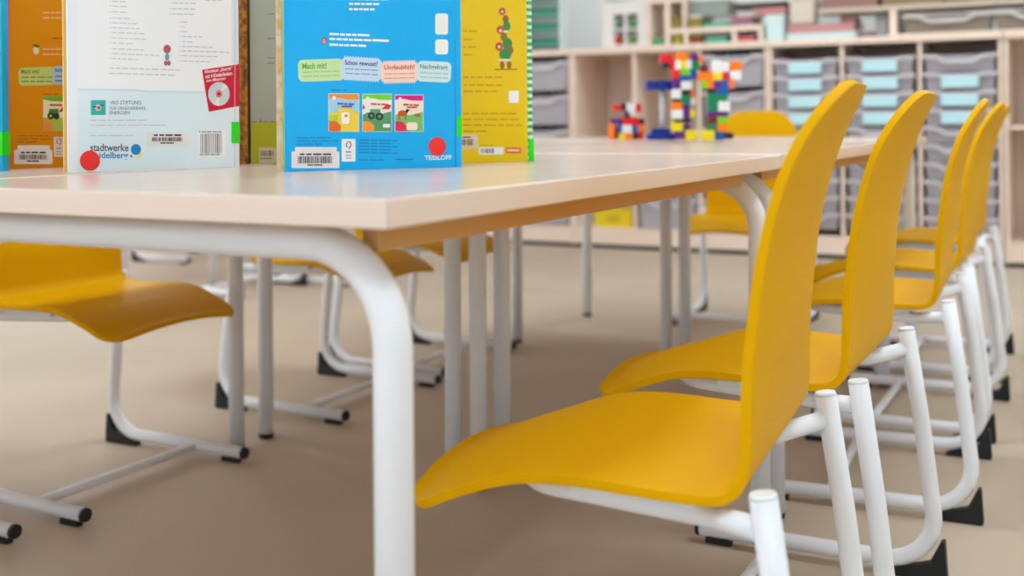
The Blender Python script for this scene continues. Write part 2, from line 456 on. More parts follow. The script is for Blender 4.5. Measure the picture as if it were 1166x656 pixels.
# four speech panels
PAN = [(339, 67.5, 391, 92.5, (206, 236, 178), (110, 178, 60), 'Mach mit!', -2.0), (388, 66, 434, 91.5, (206, 228, 250), (40, 70, 170), 'Schon gewusst?', 3),
       (433, 70, 475.5, 94, (252, 220, 208), (232, 74, 40), 'Unglaublich!', -1.2), (474, 70, 513, 93.5, (212, 236, 242), (96, 150, 150), 'Nachgefragt', 2.6)]
for k, (x0, y0, x1, y1, c1, c2, s_, tl) in enumerate(PAN):
    b = bmesh.new(); sh.rect(b, x0, y0, x1, y1, 1+k*.3, 0, tilt=tl, rnd=5.5)
    if k in (1, 2):
        n = 13
        for j in range(n):
            for yy in (y0-.4, y1+.4):
                sh.disc(b, x0+4+(x1-x0-8)*j/(n-1), yy+(j/(n-1)-.5)*(x1-x0)*math.tan(math.radians(tl)), .9, .9, 1+k*.3, 0, 8)
    o = obj('speech_panel', b, col('panel_%d' % k, c1), t)
    b = bmesh.new(); w = x1-x0; sp = math.tan(math.radians(tl)); oy = -sp*w/2
    sh.text(b, s_, x0+w*.09, y0+3.6+oy, x0+w*(.62 if k == 0 else .9), y0+10.6+oy, 3.2, 0, tilt=tl, bold=True)
    obj('panel_heading', b, col('heading_%d' % k, c2), o)
    b = bmesh.new()
    for yy in (13.8, 18.8): sh.words(b, x0+w*.1, y0+yy+oy, [w*.2, w*.13, w*.24, w*.16], 1.3, 3.2, 0, gap=w*.025, slope=sp)
    obj('panel_text', b, col('subtext_%d' % k, tuple(int(u*.62+v*.38) for u, v in zip(c1, c2))), o)
# three little book pictures
PIC = [(374, 107, 408, 149.5, (248, 150, 52), (170, 212, 240), (250, 214, 70), (238, 110, 30), (250, 250, 248)),
       (412.5, 107.5, 445, 149.5, (126, 214, 50), (246, 240, 232), (90, 160, 110), (250, 160, 50), (220, 60, 50)),
       (449.5, 108.5, 481, 149.5, (228, 22, 130), (250, 232, 214), (120, 196, 110), (232, 40, 80), (200, 100, 40))]
for k, (x0, y0, x1, y1, top, sky, mid, corner, acc) in enumerate(PIC):
    b = bmesh.new(); w, h = x1-x0, y1-y0
    sh.rect(b, x0-.6, y0-.6, x1+.6, y1+.6, 1, 5)
    sh.rect(b, x0, y0, x1, y1, 2, 1)
    sh.poly(b, [(x0, y0), (x1, y0), (x1, y0+h*.15), (x0+w*.6, y0+h*.15), (x0+w*.3, y0+h*.1), (x0, y0+h*.13)], 3, 0)
    sh.disc(b, x0+w*.17, y0+h*.11, 2, 2.2, 4, 5)
    sh.poly(b, [(x0, y0+h*.55), (x0+w*.2, y0+h*.48), (x0+w*.5, y0+h*.56), (x0+w*.8, y0+h*.5), (x1, y0+h*.46), (x1, y1), (x0, y1)], 3, 2)
    if k == 0: sh.rect(b, x0+w*.3, y0+h*.38, x0+w*.8, y0+h*.9, 4, 2, rnd=2); sh.rect(b, x0+w*.42, y0+h*.5, x0+w*.68, y0+h*.8, 5, 4, rnd=2); sh.rect(b, x0+w*.52, y0+h*.55, x0+w*.62, y0+h*.62, 6, 3); sh.poly(b, [(x0+w*.0, y0+h*.6), (x0+w*.3, y0+h*.55), (x0+w*.3, y0+h*.9), (x0, y0+h*.9)], 4, 6)
    if k == 1:
        sh.disc(b, x0+w*.3, y0+h*.58, 4, 4, 5, 7); sh.disc(b, x0+w*.58, y0+h*.6, 4.4, 4.4, 5, 7); sh.disc(b, x0+w*.3, y0+h*.58, 1.8, 1.8, 6, 2); sh.disc(b, x0+w*.58, y0+h*.6, 2, 2, 6, 2)
        sh.rect(b, x0+w*.25, y0+h*.4, x0+w*.62, y0+h*.56, 4, 2); sh.poly(b, [(x1-w*.35, y0+h*.4), (x1-w*.15, y0+h*.26), (x1, y0+h*.3), (x1-w*.08, y0+h*.4)], 5, 4); sh.poly(b, [(x0, y0+h*.25), (x0+w*.08, y0+h*.36), (x0, y0+h*.42)], 5, 4)
        sh.rect(b, x1-w*.3, y0+h*.8, x1-w*.05, y0+h*.9, 5, 5, rnd=1)
    if k == 2:
        sh.disc(b, x0+w*.26, y0+h*.5, 5.2, 3.4, 5, 4); sh.rect(b, x0+w*.1, y0+h*.5, x0+w*.17, y0+h*.68, 5, 4); sh.rect(b, x0+w*.34, y0+h*.5, x0+w*.4, y0+h*.68, 5, 4); sh.poly(b, [(x0+w*.36, y0+h*.46), (x0+w*.4, y0+h*.38), (x0+w*.52, y0+h*.4), (x0+w*.42, y0+h*.5)], 5, 7)
        sh.rect(b, x1-w*.3, y0+h*.52, x1-w*.1, y0+h*.6, 5, 4, rnd=1); sh.rect(b, x0+w*.4, y0+h*.75, x0+w*.8, y0+h*.97, 4, 1, rnd=3)
    sh.poly(b, [(x0, y0+h*.72), (x0+w*.25, y0+h*.74), (x0+w*.4, y0+h*.85), (x0+w*.38, y1), (x0, y1)], 7, 3)
    sh.words(b, x0+w*.28, y0+h*.26, [w*.2, w*.1, w*.2], 1.8, 7, 8 if k else 9, gap=1, slope=.05)
    if k != 1: sh.words(b, x0+w*.42, y0+h*.335, [w*.36], 1.6, 7, 8 if k else 9, gap=1)
    obj('cover_picture', b, [col('pic_top_%d' % k, top), col('pic_sky_%d' % k, sky), col('pic_mid_%d' % k, mid), col('pic_corner_%d' % k, corner), col('pic_accent_%d' % k, acc), W_, col('pic_lime', (186, 216, 50)), K_, col('pic_title_red', (210, 60, 60)), col('pic_title_blue', (60, 90, 180))], t)
# small print
b = bmesh.new()
for y, ws in ((156.6, (14, 6, 10, 5)), (160.4, (16, 7, 12, 9)), (164, (6, 12, 8))): sh.words(b, 337, y, ws, .9, 1, 0, gap=1.4)
for j, y in enumerate((159.5, 163, 166.4, 170, 173.6)): sh.words(b, 408, y, (12, 8, 14, 6)[:4 - j % 2], 1, 1, 0, gap=1.3, slope=.02)
sh.words(b, 408, 182, (10, 8, 6), .9, 1, 0); sh.words(b, 450, 181.4, (20,), 1.1, 1, 0)
sh.words(b, 376, 102.8, (12, 4), .9, 1, 0)
obj_blocks('small_print', b, DB_, t)
b = bmesh.new()
for y0, y1 in ((15.5, 39.5), (45, 62)): sh.rect(b, 495, y0, 509.6, y1, 1, 0, rnd=3)
obj('white_panel', b, W_, t)
b = bmesh.new(); sh.rect(b, 388.5, 158.3, 404.3, 184, 1, 0, rnd=1); fsc = obj('certification_mark', b, W_, t)
def tree_mark(sh, o, cx, y0, s, l):
    b = bmesh.new()
    pts = [(-3, 6), (-3.4, 3), (-1, 0), (2, 0), (3.4, 3), (3, 6), (1.6, 6.6), (1.2, 9), (.3, 9), (.3, 6), (2, 5), (2, 3), (.8, 1), (-.6, 1), (-2, 3.4), (-1.6, 5.6), (-.8, 6.4), (-1.4, 7)]
    sh.poly(b, [(cx+x*s, y0+y*s) for x, y in pts], l)
    sh.words(b, cx-3*s, y0+12*s, (2*s, 1.6*s, 1.6*s), 1.6*s, l, 0, gap=.3); sh.words(b, cx-3.4*s, y0+16*s, (6.6*s,), .8*s, l, 0); sh.words(b, cx-3.4*s, y0+19*s, (6.6*s,), .8*s, l, 0)
    obj('tree_logo', b, G_, o)
tree_mark(sh, fsc, 396.4, 161, 1, 2)
sticker_barcode(sh, t, 331.5, 167.5, 386, 191.5, 'a', 3)
b = bmesh.new(); sh.disc(b, 497.2, 166.8, 9.9, 10.8, 4); obj('round_sticker', b, RED_, t)
b = bmesh.new(); sh.rect(b, 519.6, 132.5, 525.1, 156, 3); obj('spine_sticker', b, GRN_, t)
b = bmesh.new(); sh.rect(b, 518.0, -60, 518.8, 190.2, .6); obj('hinge_line', b, col('cover_blue_groove', (0, 150, 224)), t)

# ---- white / pale blue book
A, B2 = P2(77, 197.6), P2(272, 190.2)
t, sh = make_book('picture_book', 'white and pale blue picture book with a red CD square, nearest on the left', A, B2, .30, [col('cover_white', (247, 248, 253), .3)], col('spine_white', (232, 238, 246), .3), .011, 1.0,
                  col('inside_amber', (250, 204, 110)), col('page_cream', (240, 236, 232)), GB)
b = bmesh.new(); sh.poly(b, [(88, 101.3), (150, 102), (175, 104), (240, 104.6), (271, 104.6), (271.6, 190), (88, 197)], 1, 0)
sh.poly(b, [(88, 101.3), (150, 102), (175, 104), (240, 104.6), (271, 104.6), (271, 105.6), (240, 105.6), (175, 105.1), (150, 103.2), (88, 102.3)], 1.5, 1)
obj('cover_band', b, [col('band_pale_blue', (226, 243, 252), .3), col('band_line', (190, 222, 230), .3)], t)
b = bmesh.new(); sh.rect(b, 77.4, -80, 87.6, 196.8, .8); obj('cover_edge_strip', b, col('strip_white', (240, 246, 255), .3), t)
b = bmesh.new(); rr = random.Random(5)
for j, y in enumerate((1.5, 7, 13.5, 20.5, 26, 31.5, 37, 43, 49, 55.5, 61, 66.5)):
    n = (2, 2, 2, 3, 4, 5, 5, 6, 3, 5, 7, 5)[j]
    sh.words(b, 124.5, y, [1.2] + [rr.uniform(3.5, 8) for _ in range(n)], 1.1, 1, 0, gap=1.6, slope=.045)
for j, y in enumerate((3.5, 10, 16)): sh.words(b, 193-j*.4, y, [1.2] + [rr.uniform(4, 7) for _ in range(4)], 1.2, 1, 0, gap=1.4, slope=.02)
for j, y in enumerate((25, 30.5, 36, 41.5, 47.5, 53, 58, 63.5, 69.5)):
    n = (1, 1, 1, 4, 2, 5, 8, 6, 5)[j]
    sh.words(b, 203.5, y, [1.2] + [rr.uniform(4, 7) for _ in range(n)], 1.2, 1, 0, gap=1.4, slope=.03)
sh.words(b, 124, 77.5, [rr.uniform(5, 9) for _ in range(10)], 1.2, 1, 0, gap=1.5, slope=.03)
sh.words(b, 123, 83.5, [rr.uniform(5, 9) for _ in range(9)], 1.2, 1, 0, gap=1.5, slope=.03)
sh.words(b, 233, .5, [6, 4, 5], 1.4, 1, 0)
for y, ws in ((137, (7, 9, 4, 14, 12, 10)), (142.6, (4, 12, 8, 12, 16, 5, 20)), (154.3, (6, 12, 16, 10))): sh.words(b, 102.5, y, ws, 1.2, 2.2, 0, gap=1.5)
obj_blocks('small_print', b, LG_, t)
b = bmesh.new()
sh.text(b, 'VRD STIFTUNG', 124, 114.8, 160, 119, 2.2); sh.text(b, 'FÜR ERNEUERBARE', 124, 120.8, 165, 125, 2.2); sh.text(b, 'ENERGIEN', 124, 126.4, 147, 130.4, 2.2)
sh.text(b, 'stadtwerke', 102, 163.6, 145.6, 172.2, 2.2, bold=True, tilt=.3)
obj_blocks('cover_text', b, col('print_slate', (88, 96, 112)), t)
b = bmesh.new(); sh.text(b, 'heidelberg', 102.5, 173, 145, 182.5, 2.2, bold=True, tilt=.2); sh.disc(b, 148.6, 177.8, 1.4, 1.4, 2.2); sh.disc(b, 154, 170.2, 5.8, 6.2, 2.2)
obj('town_logo', b, col('logo_blue', (22, 140, 206)), t)
b = bmesh.new(); sh.disc(b, 157.6, 176.2, 3.2, 3.8, 1.8); obj('logo_dot', b, col('logo_yellow', (238, 220, 130)), t)
b = bmesh.new(); sh.rect(b, 102.6, 114, 119.6, 131, 2.2, 0, rnd=1); sh.disc(b, 111, 122.6, 3.6, 3.6, 3, 1); sh.disc(b, 111.6, 122.8, 2, 2, 4, 2); sh.rect(b, 105, 121, 109, 122.2, 4, 3); sh.rect(b, 113, 119.5, 117, 120.5, 4, 3)
obj('foundation_logo', b, [col('logo_teal', (50, 186, 186)), col('logo_pale', (222, 222, 206)), col('logo_red', (208, 90, 80)), K_], t)
# red CD square wrapping to the spine
b = bmesh.new(); sh.poly(b, [(229.3, 79.6), (272.2, 73), (272.2, 120.6), (237, 127.4)], 2.2, 0); cd = obj('cd_panel', b, col('cd_red', (212, 26, 62), .3), t)
b = bmesh.new()
sh.text(b, 'Abenteuer „Energie“', 232, 79.6, 263.5, 84.8, 3.2, tilt=-7.5, bold=True); sh.text(b, 'mit 4 Kinderliedern', 233, 85.0, 263.5, 89.6, 3.2, tilt=-7.5, bold=True); sh.text(b, 'zum Mitsingen', 234, 90.4, 256, 94.6, 3.2, tilt=-7.5, bold=True)
obj('panel_text', b, W_, cd)
b = bmesh.new(); sh.disc(b, 248.4, 107, 12.2, 13.6, 3.2, 0); sh.poly(b, [(248.4, 107), (254, 95), (258.5, 99)], 4, 3); sh.poly(b, [(248.4, 107), (243, 119.4), (249, 120.4)], 4, 3); sh.disc(b, 248.4, 107, 3.8, 4.4, 4.4, 1); sh.disc(b, 248.4, 107, 1.4, 1.8, 5, 2)
obj('cd_picture', b, [col('cd_silver', (206, 216, 222)), col('cd_pink', (234, 120, 128)), col('cd_hole', (120, 20, 40)), col('cd_glint', (226, 236, 226))], cd)
# small plain red and grey ornament
b = bmesh.new(); sh.disc(b, 189.5, 56, 4.2, 5, 1.4, 0); sh.disc(b, 189.5, 65, 2.6, 4, 1.8, 1); sh.disc(b, 188, 72, 2, 3, 1.4, 0); sh.disc(b, 191.6, 72, 2, 3, 1.4, 0)
obj('cover_ornament', b, [col('ornament_rose', (196, 92, 104)), col('ornament_teal', (110, 170, 180))], t)
sticker_barcode(sh, t, 166, 145.8, 214, 166.5, 'b', 9, step=False, l=2.2)
b = bmesh.new(); sh.rect(b, 223.5, 148.5, 256, 178.4, 2.2, 0, rnd=1.5); o = obj('price_code_panel', b, W_, t)
b = bmesh.new(); sh.bars(b, 227.5, 152, 252.5, 174.5, 15, 3.6, 0, 4); sh.words(b, 225.5, 150, (2, 5, 5, 5, 4), 1.2, 3.6, 0, gap=1.2); sh.words(b, 226.5, 176, (4, 6, 6, 5), 1.2, 3.6, 0, gap=.8); obj('barcode', b, G_, o)
b = bmesh.new(); sh.disc(b, 101.6, 183, 11.5, 11.6, 4.4); obj('round_sticker', b, RED_, t)
b = bmesh.new(); sh.rect(b, 262.5, 139, 271.9, 163.2, 4.4); obj('spine_sticker', b, GRN_, t)
b = bmesh.new(); sh.rect(b, 266.2, -80, 266.9, 190.3, 3.8); obj('hinge_line', b, col('groove_grey', (196, 208, 220)), t)

# ---- orange book behind the white one
ORG = col('cover_orange', (220, 142, 6), .35)
A = P2(6.8, 193.5); B2 = toward(A, P2(72, 191.2), .24)
t, sh = make_book('picture_book', 'orange picture book standing behind the white one, with a tractor picture', A, B2, .29, ORG, ORG, .011, 10,
                  col('inside_pink', (226, 96, 130)), col('page_grey', (214, 206, 214)), GB)
b = bmesh.new(); sh.rect(b, 6.9, -80, 10.4, 193.2, .8); obj('cover_edge_strip', b, col('strip_pink', (226, 96, 136), .4), t)
b = bmesh.new(); sh.rect(b, 20.5, 76.5, 62, 97.5, 1, 0, rnd=5, tilt=-1.5); o = obj('speech_panel', b, col('panel_green_dim', (192, 206, 120)), t)
b = bmesh.new(); sh.text(b, 'Mach mit!', 23.5, 79, 44, 84, 2.4, tilt=-1, bold=True); sh.words(b, 24, 88, (8, 6, 9, 7), 1.2, 2.4); sh.words(b, 24, 92.8, (8, 5, 9, 8), 1.2, 2.4); obj('panel_text', b, col('heading_green_dim', (110, 140, 50)), o)
b = bmesh.new(); sh.rect(b, 59, 75.5, 104, 97, 2.6, 0, rnd=5, tilt=2); o = obj('speech_panel', b, col('panel_blue_dim', (176, 196, 216)), t)
b = bmesh.new(); sh.text(b, 'Schon gewusst?', 61.8, 77.4, 100, 83.5, 3.6, tilt=2, bold=True); sh.words(b, 62, 87, (8, 6, 9, 7), 1.2, 3.6, slope=.03); sh.words(b, 62, 92, (8, 5, 9, 8), 1.2, 3.6, slope=.03); obj('panel_text', b, col('heading_blue_dim', (40, 80, 150)), o)
b = bmesh.new()
for y in (14.5, 20.5, 56, 61.8): sh.words(b, 48, y, (8, 4, 6, 5, 9), 2.4, 1, 0, gap=1)
obj_blocks('cover_text', b, col('print_peach', (244, 176, 116)), t)
b = bmesh.new(); sh.words(b, 59, 43.6, (7, 9, 9), 1.8, 1); obj('red_line', b, col('print_rust', (190, 84, 20)), t)
b = bmesh.new(); sh.disc(b, 40.5, 57.5, 3.4, 4.6, 1, 0); sh.poly(b, [(36, 52), (40, 50.5), (45, 52.5), (42, 54.5)], 2, 1); obj('cover_emblem', b, [col('emblem_cream', (220, 214, 180)), col('emblem_green', (70, 90, 40))], t)
b = bmesh.new(); x0, y0, x1, y1 = 48.5, 110, 84, 149.5; w, h = x1-x0, y1-y0
sh.rect(b, x0, y0, x1, y1, 1, 0); sh.poly(b, [(x0, y0), (x1, y0), (x1, y0+6), (x0+8, y0+5), (x0, y0+3)], 2, 1); sh.rect(b, x0, y0+24, x1, y1, 2, 2); sh.poly(b, [(x0, y0+27), (x0+10, y0+29), (x0+12, y1), (x0, y1)], 3, 4)
sh.rect(b, 55, 124, 66, 131, 3, 3, rnd=1); sh.disc(b, 57, 132, 3.8, 4, 4, 5); sh.disc(b, 63.5, 132.4, 3.4, 3.6, 4, 5); sh.disc(b, 57, 132, 1.6, 1.8, 5, 2); sh.poly(b, [(66, 128), (71, 121), (74, 121), (74, 126)], 4, 6); sh.words(b, 56, 119.6, (14,), 1.8, 5, 6)
obj('cover_picture', b, [col('pic2_sky', (236, 226, 200)), col('pic2_green', (96, 184, 50)), col('pic2_lime', (170, 196, 80)), col('pic2_tractor', (60, 130, 60)), col('pic2_orange', (232, 150, 70)), K_, col('pic2_red', (190, 60, 50))], t)
b = bmesh.new()
for y, ws in ((154.8, (12, 5, 8, 4)), (158.2, (12, 10, 12)), (161.8, (8, 12))): sh.words(b, 19, y, ws, .9, 1, 0)
sh.words(b, 48.5, 107.2, (10, 5), .9, 1)
obj_blocks('small_print', b, col('print_brown', (150, 88, 20)), t)
sticker_barcode(sh, t, 15.5, 165.5, 59, 187, 'c', 12)
b = bmesh.new(); sh.rect(b, 60.5, 156, 72.5, 178.6, 1, 0); o = obj('certification_mark', b, col('mark_paper', (230, 218, 206)), t); tree_mark(sh, o, 66.5, 157.5, .95, 2.4)

# ---- cyan book leaving the frame on the left
CY = col('cover_cyan', (20, 176, 226), .3)
B2 = P2(2.5, 195.9); A = (B2[0]-.225, B2[1]-.055)
t, sh = make_book('picture_book', 'cyan blue picture book cut off by the left frame edge', A, B2, .29, CY, CY, .012, 9, col('inside_pale', (220, 240, 250)), col('page_pale', (236, 240, 246)), GB)
b = bmesh.new(); sh.rect(b, -3, 150.5, 2.4, 177, 1.5); sp = obj('spine_sticker', b, GRN_, t)
zz = sorted((sh.uv(2, 150.5)[1], sh.uv(2, 177)[1])); obj('sticker_fold', B(sh.w-.002, sh.w+.0019, -.0021, .013, zz[0], zz[1]), GRN_, sp)
b = bmesh.new(); sh.rect(b, -2.6, -60, 1.2, 195, .9); obj('hinge_strip', b, col('cyan_light', (150, 228, 246), .3), t)

# ---- grey green book between white and blue
A = P2(285.6, 187.4); B2 = toward(A, P2(312, 186.8), .215)
t, sh = make_book('picture_book', 'grey and olive green picture book half hidden between the white and blue ones', A, B2, .285, col('cover_grey_green', (168, 174, 166), .4), col('spine_grey_green', (150, 158, 150)), .016, 9,
                  col('inside_brown', (150, 112, 60)), col('page_beige', (196, 176, 160)), GB)
b = bmesh.new(); sh.poly(b, [(285.6, 139.2), (309, 138.6), (340, 138), (340, 186), (285.6, 187.2)], 1, 0); obj('cover_band', b, col('band_olive', (176, 178, 34), .4), t)
b = bmesh.new()
for y in (16, 44, 66, 72): sh.words(b, 304, y, (8, 6), 1.2, 1)
sh.poly(b, [(295.4, 139), (296.4, 133), (297.4, 139)], 2); sh.words(b, 286, 138.6, (6, 4, 5, 6), 1, 2.4, gap=2)
obj_blocks('small_print', b, col('print_moss', (120, 124, 110)), t)
b = bmesh.new(); sh.rect(b, 294.6, 168, 330, 185.5, 2, 0); o = obj('barcode_label', b, col('label_dim', (206, 196, 170)), t)
b = bmesh.new(); sh.bars(b, 296.6, 171.5, 312, 177.5, 8, 3.4, 0, 8); sh.words(b, 296, 180.5, (14,), .8, 3.4); obj('barcode', b, K_, o)

# ---- a patterned brown book, a sliver behind the white one
p = P2(276.2, 187.9); A = (p[0]-.17, p[1]+.085)
t, sh = make_book('picture_book', 'brown patterned picture book seen as a thin strip right of the white one', A, p, .285,
                  mat('leaf_pattern', (176, 116, 30), .6, .3, noise=(90, (110, 60, 36), (1, 1, 1))), mat('leaf_pattern_spine', (190, 130, 36), .6, .3, noise=(110, (104, 56, 40), (1, 1, 1))), .008, 4, col('inside_tan', (176, 150, 130)), col('page_tan', (200, 184, 170)), GB)

# ---- yellow book
p1, p2 = P2(527, 186.0), P2(600.5, 183.4)
d = Vector((p2[0]-p1[0], p2[1]-p1[1])).normalized(); B2 = (p2[0]+d.x*.010, p2[1]+d.y*.010); A = (B2[0]-d.x*.24, B2[1]-d.y*.24)
YB = mat('cover_yellow', (238, 204, 6), .35, .4)
def gingham():
    m = bpy.data.materials.new('green_gingham'); m.use_nodes = True; nt = m.node_tree; b = nt.nodes['Principled BSDF']
    tc = nt.nodes.new('ShaderNodeTexCoord'); ck = nt.nodes.new('ShaderNodeTexChecker'); ck.inputs['Scale'].default_value = 210
    mp = nt.nodes.new('ShaderNodeMapping'); mp.inputs['Location'].default_value = (.0007, .0007, 0)
    ck.inputs['Color1'].default_value = lin((30, 160, 76)); ck.inputs['Color2'].default_value = lin((220, 250, 230))
    # horizontal stripes with half-tone: stripes by z only, modulated by x
    w = nt.nodes.new('ShaderNodeTexWave'); w.wave_type = 'BANDS'; w.bands_direction = 'Z'; w.inputs['Scale'].default_value = 30; w.inputs['Distortion'].default_value = 0
    cr = nt.nodes.new('ShaderNodeValToRGB'); cr.color_ramp.interpolation = 'CONSTANT'; cr.color_ramp.elements[1].position = .5
    cr.color_ramp.elements[0].color = lin((34, 166, 84)); cr.color_ramp.elements[1].color = lin((216, 248, 228))
    mx = nt.nodes.new('ShaderNodeMix'); mx.data_type = 'RGBA'; mx.inputs[0].default_value = .12
    nt.links.new(tc.outputs['Object'], mp.inputs[0]); nt.links.new(mp.outputs[0], ck.inputs[0]); nt.links.new(tc.outputs['Object'], w.inputs[0])
    nt.links.new(w.outputs['Fac'], cr.inputs[0]); nt.links.new(cr.outputs[0], mx.inputs[6]); nt.links.new(ck.outputs[0], mx.inputs[7]); nt.links.new(mx.outputs[2], b.inputs['Base Color'])
    b.inputs['Roughness'].default_value = .5
    return m
t, sh = make_book('picture_book', 'yellow picture book with a green gingham spine behind the blue one', A, B2, .29, YB, gingham(), .012, 6,
                  col('inside_yellow_pale', (240, 226, 140)), col('page_white2', (240, 236, 220)), GB)
b = bmesh.new()
zz = sorted((sh.uv(600, 158)[1], sh.uv(600, 183)[1])); obj('spine_sticker', B(sh.w-.0085, sh.w+.0019, -.0022, .013, zz[0], zz[1]), GRN_, t)
for y, ws in ((35.6, (4, 9)), (45, (10,)), (53.6, (3, 9)), (62.4, (10,))): sh.words(b, 527, y, ws, 1.8, 1, 0, gap=2)
for y, ws in ((88, (6, 5, 7, 9, 9)), (97, (4, 7, 8, 10, 7)), (104, (11, 8, 6, 7)), (129.3, (7, 9, 8, 10, 6, 10)), (136, (9, 12, 14, 10, 10)), (142.6, (9, 10, 14, 7, 9, 8)), (149.3, (12, 12))): sh.words(b, 527, y, ws, 1.9, 1, 0, gap=2)
sh.words(b, 546, 165.4, (8, 5), .8, 1)
obj_blocks('small_print', b, col('print_ochre', (204, 166, 20)), t)
# plain little red and green ornament column
b = bmesh.new()
for cx, cy, rx, ry, m_ in ((571, 13, 4, 4.5, 0), (575, 22, 3.6, 5, 2), (576, 30, 4.4, 6, 1), (569, 34, 4.5, 5, 0), (573, 42, 4, 5, 2), (577, 50, 5.5, 7, 1), (567.5, 53, 4.5, 5, 0), (580, 57, 4, 5, 2), (574.5, 62, 7, 7, 1), (571, 74, 2.6, 5, 2), (579, 74, 2.6, 5, 2), (574, 68.5, 8, 1.6, 3), (575, 36, 3.6, 1.4, 3), (569, 35, 1.6, 1.8, 3), (567.5, 53.5, 1.6, 1.8, 3), (571, 13.5, 1.4, 1.6, 3)):
    sh.disc(b, cx, cy, rx, ry, 1.2+.25*(m_ == 3)+.05*cy/10, m_, 10)
sh.rect(b, 562, 78.6, 588, 79.8, 1, 2)
obj('cover_ornament', b, [col('orn_red', (206, 84, 60)), col('orn_green', (60, 140, 74)), col('orn_brown', (150, 110, 50)), col('orn_pale', (230, 226, 190))], t)
b = bmesh.new(); sh.rect(b, 578.5, 103.5, 590, 117, 1, 0, rnd=1); obj('white_panel', b, W_, t)
b = bmesh.new(); sh.rect(b, 515, 153, 543.6, 169.6, 1, 0, rnd=1.5); o = obj('barcode_label', b, col('label_dim2', (228, 208, 180)), t)
b = bmesh.new(); sh.bars(b, 520, 158.5, 539, 165.5, 14, 2.4, 0, 31); sh.words(b, 526, 156.2, (9,), 1.2, 2.4); obj('barcode', b, K_, o)
b = bmesh.new(); sh.rect(b, 544.5, 167.6, 572.5, 176, 1, 0, rnd=1); o = obj('price_code_panel', b, W_, t)
b = bmesh.new(); sh.bars(b, 547, 169, 562.5, 174.4, 10, 2.4, 0, 32); obj('barcode', b, K_, o)
b = bmesh.new(); sh.rect(b, 575.5, 168, 592.6, 174.6, 1, 0); obj('publisher_mark', b, col('mark_red', (226, 108, 80)), t)
b = bmesh.new(); sh.words(b, 577, 171.3, (13,), 2.2, 2.4); obj('mark_text', b, col('mark_text_pale', (250, 220, 190)), t)

# ------------------------------------------------------------------ toy brick models on the far crosswise table
BR = {'r': (226, 24, 30), 'k': (26, 28, 32), 'p': (96, 32, 128), 'o': (252, 128, 12), 'w': (236, 236, 236), 'y': (240, 216, 20), 'l': (128, 204, 20), 'b': (6, 88, 176), 'n': (4, 44, 150), 'g': (0, 132, 84), 'd': (120, 24, 40), 's': (250, 118, 70)}
STUD = {}
def brick_model(name, label, cx, cy_base, yw, rects, depth=.032):
    """rects are measured off a frontal view; base = (cx, cy_base) pixel on the tabletop of the far table"""
    base = on_z(cx, cy_base, HT+.008); k = (base-CAM).dot(FW)/F
    t = thing(name, label, 'toy', (base.x, base.y, HT+.008), TH)
    for c, x0, y0, x1, y1, *rest in rects:
        off = rest[0] if rest else 0; dp = rest[1] if len(rest) > 1 else depth
        b = bmesh.new(); X0, X1, Z0, Z1 = (x0-cx)*k, (x1-cx)*k, max(0, (cy_base-y1)*k), (cy_base-y0)*k
        Y0 = off-dp/2
        box(b, X0, X1, Y0, Y0+dp, Z0, Z1, bev=.0012)
        n = max(1, round((X1-X0)/.017))
        for i in range(n):
            for j in (-1, 1):
                sx = X0+(i+.5)*(X1-X0)/n
                tube(b, [(sx, off+j*dp*.25, Z1-.0005), (sx, off+j*dp*.25, Z1+.0024)], min(.0052, (X1-X0)/n*.32), seg=12)
        obj('brick', b, col('brick_'+c, BR[c], .3), t)
    return t
brick_model('brick_vehicle', 'low multicoloured toy brick vehicle with orange wheels, leftmost of the brick models', 713, 159.3, 0, [
 ('o', 693, 141, 699, 159.3, 0, .05), ('d', 699, 145, 703.5, 158, .0), ('p', 695, 135.5, 709, 141.5), ('b', 703.5, 141.5, 708, 152), ('w', 708, 143, 719, 151.5, -.006), ('b', 719, 143, 725, 152), ('r', 708, 134, 727, 143),
 ('k', 727, 136, 733.5, 142), ('o', 727, 142, 733.5, 150, 0, .05), ('r', 726, 150, 732, 159), ('k', 720, 152, 726, 159), ('o', 711, 151.5, 720, 159.3, -.008), ('y', 704, 152, 711, 159.3, -.008),
 ('k', 711, 126, 717, 134), ('r', 698, 119.5, 708, 126), ('k', 707, 118, 713, 126), ('w', 713, 118.5, 724, 131), ('r', 723, 119, 730, 128)])
t = thing('brick_pedestal', 'dark blue toy pedestal with a thin white column, beside the brick vehicle', 'toy', on_z(752, 159.3, HT+.008), TH)
k = (on_z(752, 159.3, HT+.008)-CAM).dot(FW)/F
b = bmesh.new(); box(b, -15*k, 15*k, -.028, .028, 0, 7*k, bev=.0015); box(b, -10*k, 11*k, -.02, .02, 7*k, 13*k, bev=.0015); obj('base_plate', b, col('brick_n', BR['n'], .3), t)
obj('column', T([(2*k, 0, 12*k), (2*k, 0, 57*k)], 3*k), col('brick_clear', (222, 226, 232), .2), t)
b = bmesh.new()
for i in range(3): box(b, (-16+i*10.6)*k, (-5.6+i*10.6)*k, -.028, .028, 56.5*k, 67*k, bev=.0015)
obj('top_plate', b, MATS['brick_n'], t)
